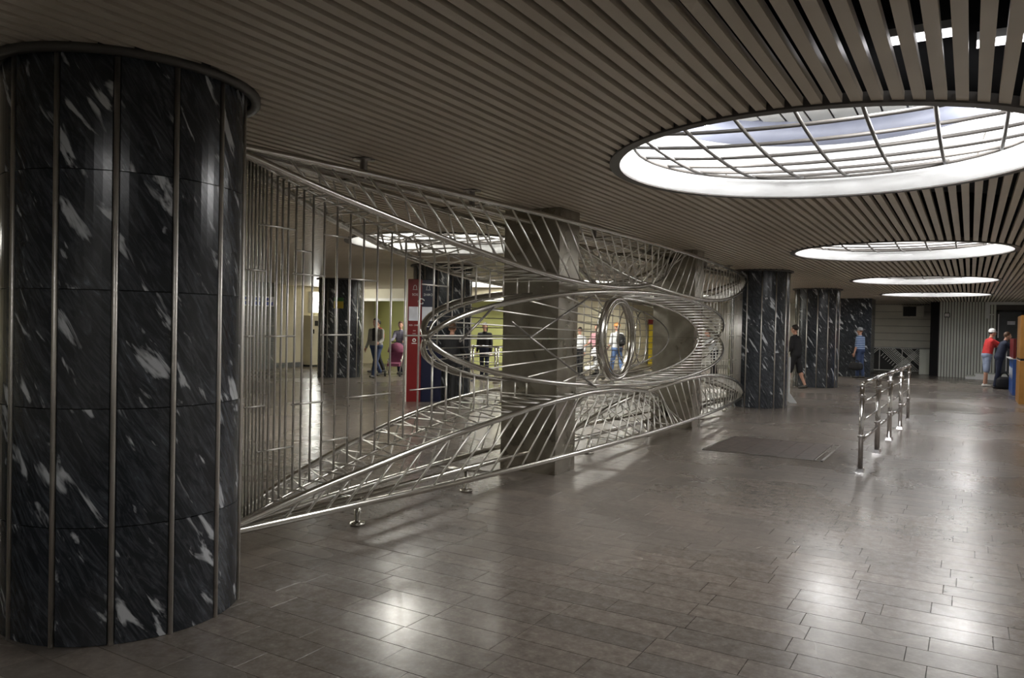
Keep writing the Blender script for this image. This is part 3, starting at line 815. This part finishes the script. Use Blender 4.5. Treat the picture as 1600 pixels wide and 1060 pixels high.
def person(label, loc, face, h=1.75, lean=0, legs=((0, 0), (0, 0)), arms=((0, 8, 10), (0, 8, 10)), top='shirt', bottom='trousers', shirt=None, pants=None, shoe=None,
           hair=None, long_sleeve=True, shorts=False, cap=None, longhair=False, skirt=False, build=1., head_turn=0, group=None):
    """forward is local +Y; face = heading in degrees (0 = +Y, 90 = -X)"""
    s = h/1.75
    t = thing('person', label, 'person', loc, math.radians(face), group)
    V = lambda x, y, z: Vector((x*s, y*s, z*s))
    lr = math.radians(lean)
    def T(x, y, z):  # torso point leaning about the hips
        p = rx(Vector((x, y, z-.95)), -lr); return Vector((p.x*s, p.y*s, (p.z+.95)*s))
    low = 1e9; leg = []
    for sd, (hp, kn) in zip((-1, 1), legs):
        hip = Vector((sd*.09, 0, .92)); a = math.radians(hp)
        knee = hip+rx(Vector((0, 0, -.43)), a); ank = knee+rx(Vector((0, 0, -.42)), a-math.radians(kn))
        leg.append((hip, knee, ank, a-math.radians(kn))); low = min(low, ank.z-.075)
    dz = -low
    t.location = (loc[0], loc[1], loc[2])
    off = Vector((0, 0, dz))*s
    B = build
    body = MB(); pm = MB(); sh = MB(); shoes = []
    def Vs(p): return Vector(p)*s+off
    for hip, knee, ank, fa in leg:
        capsule(body, Vs(hip), Vs(knee), .075*s*B, .052*s, n=10); capsule(body, Vs(knee), Vs(ank), .054*s, .036*s, n=10)
        cf = knee.lerp(ank, .3); capsule(body, Vs(cf+Vector((0, -.015, .03))), Vs(cf+Vector((0, -.012, -.05))), .05*s, .044*s, n=8)
        # trousers
        capsule(pm, Vs(hip), Vs(knee), .092*s*B, (.085 if shorts else .07)*s)
        if not shorts: capsule(pm, Vs(knee), Vs(ank+Vector((0, 0, .02))), .07*s, .06*s)
        sm = MB(); fdir = rx(Vector((0, 1, 0)), fa*.4)
        heel = ank+Vector((0, -.03, -.04)); toe = heel+fdir*.2; toe.z = max(toe.z, heel.z-.03)
        capsule(sm, Vs(heel), Vs(toe), .04*s, .036*s, 1.15, 10)
        capsule(sm, Vs(heel+Vector((0, .01, .02))), Vs(heel+fdir*.1+Vector((0, 0, .02))), .042*s, .034*s, 1., 8)
        shoes.append(sm)
    To = lambda x, y, z: T(x, y, z)+off
    capsule(body, To(-.05, 0, .95), To(.05, 0, .95), .1*s*B, .1*s*B); capsule(body, To(-.05, 0, .98), To(-.06, 0, 1.3), .09*s*B, .088*s*B); capsule(body, To(.05, 0, .98), To(.06, 0, 1.3), .09*s*B, .088*s*B)
    capsule(body, To(-.12, 0, 1.37), To(.12, 0, 1.37), .062*s, .062*s); capsule(body, To(0, 0, 1.4), To(0, .01, 1.53), .058*s, .052*s)
    capsule(pm, To(-.07, 0, .96), To(.07, 0, .96), .128*s*B, .128*s*B)
    # shirt
    capsule(sh, To(-.065, 0, 1.0), To(.065, 0, 1.0), .125*s*B, .125*s*B); capsule(sh, To(0, 0, 1.0), To(0, 0, 1.34), .122*s*B, .118*s*B); capsule(sh, To(-.055, 0, 1.0), To(-.075, 0, 1.34), .12*s*B, .113*s*B); capsule(sh, To(.055, 0, 1.0), To(.075, 0, 1.34), .12*s*B, .113*s*B)
    capsule(sh, To(-.135, 0, 1.385), To(.135, 0, 1.385), .083*s, .083*s); capsule(sh, To(0, 0, 1.42), To(0, .005, 1.465), .075*s, .064*s)
    # head
    hc = To(0, .02, 1.635)
    hm = MB(); hm.ell((0, 0, .02), (.076, .094, .105), 14, 10); hm.ell((0, .03, -.045), (.056, .06, .062), 12, 8)
    hm.ell((0, .098, -.012), (.012, .018, .026), 8, 6)
    for sx in (-1, 1): hm.ell((sx*.077, -.005, -.005), (.012, .022, .034), 8, 6)
    ht = math.radians(head_turn); ca, sa = math.cos(ht), math.sin(ht)
    def hp_(p): x, y, z = p; return Vector((x*ca-y*sa, x*sa+y*ca, z))*s+hc
    body.add([hp_(p) for p in hm.v], hm.f, True)
    fingers = MB(); hands = []
    for sd, (pitch_, ab, el) in zip((-1, 1), arms):
        S0 = To(sd*.18, 0, 1.40)
        pa, aa, ea = math.radians(pitch_), math.radians(ab), math.radians(el)
        d1 = rx(Vector((sd*math.sin(aa), 0, -math.cos(aa))), pa-lr*.0); E = S0+d1*.285*s
        d2 = rx(Vector((sd*math.sin(aa)*.4, 0, -math.cos(aa*.4))), pa+ea).normalized(); W = E+d2*.25*s
        capsule(body, S0, E, .044*s, .038*s, n=10); capsule(body, E, W, .041*s, .027*s, n=10)
        k = d2; side = Vector((0, 1, 0)) if abs(k.y) < .7 else Vector((0, 0, 1)); side = (side-k*side.dot(k)).normalized(); nn = k.cross(side)
        capsule(body, W+k*.02*s, W+k*.075*s, .028*s, .032*s, .6, 8)
        P0 = W+k*.085*s
        for j, ln in enumerate((.068, .078, .073, .058)):
            b0 = P0+side*(.027-.018*j)*s; k2 = (k-nn*sd*.25).normalized(); k3 = (k-nn*sd*.8).normalized()
            mid = b0+k2*ln*.55*s; fingers.tube([b0-k*.02*s, mid, mid+k3*ln*.45*s], .0085*s, 6, r2=.0065*s)
        th0 = W+k*.03*s+side*.028*s; fingers.tube([th0, th0+(side*.7+k*.6)*.035*s, th0+(side*.5+k*1.1)*.06*s], .0105*s, 6, r2=.008*s)
        e_in = S0.lerp(E, .97)
        capsule(sh, S0, E, .066*s*min(B, 1.1), .056*s)
        if long_sleeve: capsule(sh, E, E.lerp(W, .95), .055*s, .042*s)
        hands.append(W+k*.08*s)
    bo = fuse(body, 'body', M['skin'], t, .011, fingers)
    po = fuse(pm, bottom, pants, t, .016)
    so = fuse(sh, top, shirt, t, .016, smooth=3)
    for sm in shoes: fuse(sm, 'shoe', shoe or M['black'], t, .012, smooth=1)
    # hair / cap / face
    hm = MB()
    if hair is not None:
        a = MB(); a.ell((0, -.014, .045), (.086, .098, .097), 16, 10)
        if longhair: a.ell((0, -.06, -.05), (.085, .055, .14), 12, 8)
        vs = [(x, y, z if not (y > .03 and z < .05) else z) for x, y, z in a.v]
        vs2 = []
        for x, y, z in vs:
            if y > .02 and z < .07: y = .02+(y-.02)*.15
            vs2.append((x, y, z))
        hm.add([hp_(p) for p in vs2], a.f, True); hm.build('hair', hair, bo)
    if cap is not None:
        a = MB(); a.lathe([(.1, .03), (.102, .06), (.09, .11), (.055, .14), (0, .15)], 0, -.01, 18); a.lathe([(0, .03), (.1, .03)], 0, -.01, 18)
        a.prism([(-.06, .08), (.06, .08), (.045, .155), (-.045, .155)], .035, .045, 'z')
        c_ = MB(); c_.add([hp_(p) for p in a.v], a.f, False); c_.build('cap', cap, t)
    for sx in (-1, 1):
        e = MB(); e.ell(tuple(hp_((sx*.031, .083, .008))), (.009*s,)*3, 8, 6); e.build('eye', M['eye'], bo)
    e = MB(); e.ell(tuple(hp_((0, .086, -.058))), (.019*s, .006*s, .006*s), 8, 6); e.build('mouth', M['lips'], bo)
    t['hand_l'] = tuple(hands[0]); t['hand_r'] = tuple(hands[1])
    return t
def cloth(name, col, rough=.8): return plain(name, col, rough, noise=.18, scale=9)
def striped(name, a, b, period):
    m, nt, bs = new_mat(name); L = nt.links
    tc = N(nt, 'ShaderNodeTexCoord'); wv = N(nt, 'ShaderNodeTexWave', wave_type='BANDS', bands_direction='Z', i_Scale=period, i_Distortion=.3)
    L.new(tc.outputs['Object'], wv.inputs['Vector']); r = ramp(nt, [(.45, a), (.55, b)]); L.new(wv.outputs['Fac'], r.inputs[0]); L.new(r.outputs[0], bs.inputs['Base Color'])
    bs.inputs['Roughness'].default_value = .8; return m
blk = cloth('black_cloth', (.012, .012, .014)); navy = cloth('navy_cloth', (.014, .02, .045)); jean = cloth('blue_denim', (.033, .055, .125)); ljean = cloth('light_denim', (.12, .2, .4))
greyc = cloth('grey_jacket_cloth', (.3, .29, .26)); whitec = cloth('white_cloth', (.65, .66, .68)); redc = cloth('red_cloth', (.5, .03, .03)); pinkc = cloth('pink_cloth', (.55, .3, .34))
shoe_w = plain('white_shoe', (.6, .58, .55), .5); shoe_b = plain('dark_shoe', (.03, .027, .025), .5); capw = plain('white_cap', (.72, .72, .72), .7); capg = plain('grey_cap', (.3, .32, .34), .7)

# the man in black shorts behind the far column
p = person('man in black sweatshirt and black shorts half hidden by the far marble column', (-4.13, 22.3, 0), 75, 1.76, lean=3, legs=((16, 4), (-10, 14)), arms=((10, 6, 25), (-8, 8, 12)), shirt=blk, pants=blk, shorts=True, shoe=shoe_b, hair=M['hair'])
boxo('white_badge', (.135, .15, -.03, .03, 1.33, 1.4), M['white'], p)
p = person('man in blue striped shirt, jeans and pale cap standing by the dark marble pier', (-3.28, 29.2, 0), 70, 1.74, legs=((3, 2), (-4, 3)), arms=((6, 5, 8), (6, 5, 12)), shirt=striped('blue_stripes', (.03, .07, .2), (.35, .45, .6), 5.), pants=jean, long_sleeve=False, shoe=shoe_b, hair=M['hairbrown'], cap=capg, build=1.1)
def bag(name, label, cat, loc, rz, sx, sy, sz, mat, handles=True):
    t = thing(name, label, cat, loc, rz)
    m = MB(); m.ell((0, 0, sz/2), (sx/2, sy/2, sz/2), 16, 10)
    # squarish body
    m.v = [(math.copysign(abs(x/(sx/2))**.55, x)*sx/2, math.copysign(abs(y/(sy/2))**.6, y)*sy/2, sz/2+math.copysign(abs((z-sz/2)/(sz/2))**.6, z-sz/2)*sz/2) for x, y, z in m.v]
    m.build('bag_body', mat, t)
    if handles:
        for sy_ in (-1, 1):
            m = MB(); m.tube([(sx*.25*math.cos(a), sy_*sy*.2, sz*.9+sz*.42*math.sin(a)) for a in [PI*k/10 for k in range(11)]], .011, 6); m.build('handle', mat, t)
        m = MB(); m.tube([(-sx*.4, 0, sz*1.0), (sx*.4, 0, sz*1.0)], .008, 5); m.build('zip', M['steel_dark'], t)
    return t
bag('shoulder_bag', 'black travel bag held by the man in the striped shirt', 'bag', (-3.37, 28.95, .28), math.radians(-20), .48, .22, .26, blk)
p = person('man in red top, white cap and pale shorts at the blue counter', (.46, 27.75, 0), -68, 1.77, lean=10, legs=((4, 3), (-4, 5)), arms=((55, 6, 30), (58, 6, 30)), shirt=redc, pants=cloth('pale_plaid', (.25, .3, .42)), shorts=True, long_sleeve=False, shoe=shoe_w, hair=M['hair'], cap=capw)
p = person('man in dark navy tracksuit leaning on the blue counter', (.76, 26.95, 0), -75, 1.7, lean=16, legs=((3, 2), (-6, 4)), arms=((62, 6, 22), (58, 6, 30)), shirt=navy, pants=navy, shoe=shoe_b, hair=M['hairbrown'])
bag('holdall', 'black holdall with two handles standing on the floor by the blue counter', 'bag', (.9, 26.85, 0), math.radians(10), .44, .26, .36, blk)
# walking man in the left hall
p = person('walking man in open grey jacket and jeans with a backpack, left hall', (-14.55, 16.85, 0), 192, 1.74, lean=2, legs=((24, 6), (-20, 18)), arms=((18, 12, 55), (-10, 14, 40)), top='jacket', shirt=greyc, pants=jean, shoe=shoe_b, hair=M['hair'], head_turn=-15, build=1.05)
boxo('dark_vest', (-.06, .06, .06, .142, 1.05, 1.42), blk, p, .02)
t = thing('backpack', 'red and black backpack on the walking man in the grey jacket', 'backpack', (-14.59, 17.03, 1.0), math.radians(192))
m = MB(); m.ell((0, 0, .2), (.15, .1, .24), 14, 9); m.build('pack_body', redc, t); m = MB(); m.ell((0, -.09, .12), (.11, .05, .12), 12, 8); m.build('front_pocket', blk, t)
p = person('dark haired passer-by half hidden behind the walking man in the grey jacket', (-16.0, 18.6, 0), 150, 1.66, legs=((14, 4), (-12, 10)), shirt=blk, pants=blk, shoe=shoe_b, hair=M['hair'])
p = person('person in navy striped sweater pushing a pushchair beside the red pillar', (-15.0, 18.5, 0), 205, 1.62, lean=4, legs=((10, 4), (-10, 8)), arms=((38, 6, 40), (38, 6, 40)), shirt=striped('navy_stripes', (.03, .03, .08), (.4, .38, .45), 7.), pants=navy, shoe=shoe_b, hair=M['hairbrown'], build=.92)
def pushchair(label, loc, rz, col):
    t = thing('pushchair', label, 'pushchair', loc, rz)
    for sx in (-1, 1):
        for y, r in ((.25, .085), (-.2, .1)):
            m = MB(); m.lathe([(r-.018, -.018), (r, -.012), (r, .012), (r-.018, .018)], n=20, close=True); m.lathe([(.0, -.006), (r-.018, -.006), (r-.018, .006), (0, .006)], n=12)
            o = m.build('wheel', M['rubber'], t); o.location = (sx*.22, y, r); o.rotation_euler = (0, PI/2, 0)
        m = MB(); m.tube([(sx*.2, .25, .09), (sx*.2, -.05, .5), (sx*.2, -.4, 1.0)], .012, 6); m.build('frame_tube', M['steel'], t)
        m = MB(); m.tube([(sx*.2, -.2, .1), (sx*.2, .1, .5)], .012, 6); m.build('frame_tube', M['steel'], t)
    m = MB(); m.tube([(-.2, -.4, 1.0), (.2, -.4, 1.0)], .016, 8); m.build('push_handle', M['black'], t)
    m = MB(); m.prism([(-.18, .42), (.2, .38), (.22, .3), (-.14, .32)], -.18, .18, 'x'); m.build('seat', col, t)
    m = MB(); m.prism([(-.16, .36), (-.34, .86), (-.29, .88), (-.1, .4)], -.18, .18, 'x'); m.build('backrest', col, t)
    m = MB(); m.lathe([(.26, .0), (.27, .01), (.24, .15), (.14, .26), (0, .3)], 0, 0, 16, 0, PI); o = m.build('hood', col, t); o.location = (0, -.18, .7); 
    return t
pushchair('pink and blue pushchair beside the red pillar in the left hall', (-14.6, 17.75, 0), math.radians(205), cloth('pink_blue', (.2, .05, .1)))
p = person('man in dark coat with white shoes standing behind the navy side of the information pillar', (-8.93, 12.6, 0), 20, 1.58, lean=6, legs=((4, 2), (-4, 2)), arms=((20, 8, 60), (25, 8, 40)), top='coat', shirt=blk, pants=blk, shoe=shoe_w, hair=M['hairbrown'])
p = person('woman with long black hair behind the queue barrier', (-12.0, 18.6, 0), 190, 1.62, legs=((2, 0), (-2, 0)), shirt=blk, pants=navy, shoe=shoe_b, hair=M['hair'], longhair=True, build=.95)
p = person('person in a pink top seen between grille rods beside a pushchair', (-10.1, 22.2, 0), 170, 1.66, legs=((8, 2), (-8, 6)), arms=((30, 8, 40), (25, 8, 40)), shirt=pinkc, pants=blk, shoe=shoe_w, hair=M['hairbrown'], long_sleeve=False)
p = person('person in a white top and black trousers seen next to the pink top', (-10.75, 22.3, 0), 175, 1.55, legs=((4, 2), (-6, 6)), shirt=whitec, pants=blk, shoe=shoe_b, hair=M['hair'])
pushchair('white and grey pushchair in front of the person in pink', (-9.75, 21.2, 0), math.radians(150), whitec)
p = person('man in white shirt, light jeans and orange cap seen through the big grille ring', (-9.3, 21.9, 0), 60, 1.72, legs=((14, 4), (-14, 8)), arms=((10, 6, 30), (-6, 6, 20)), shirt=whitec, pants=ljean, shoe=shoe_w, hair=M['hairbrown'], cap=cloth('orange_cap', (.6, .25, .08)), long_sleeve=False)
t = thing('small_backpack', 'round black backpack on the man seen through the big grille ring', 'backpack', (-9.12, 21.72, 1.0), math.radians(60))
m = MB(); m.ell((0, -.03, .2), (.15, .11, .2), 14, 9); m.build('pack_body', blk, t); m = MB(); m.ell((0, -.13, .13), (.1, .04, .1), 12, 8); m.build('front_pocket', M['black'], t)
p = person('person in a white top seen through the far end of the grille', (-6.9, 24.0, 0), 120, 1.6, lean=18, legs=((6, 2), (-6, 4)), arms=((40, 8, 30), (30, 8, 30)), shirt=whitec, pants=blk, shoe=shoe_b, hair=M['hairbrown'], build=1.1)
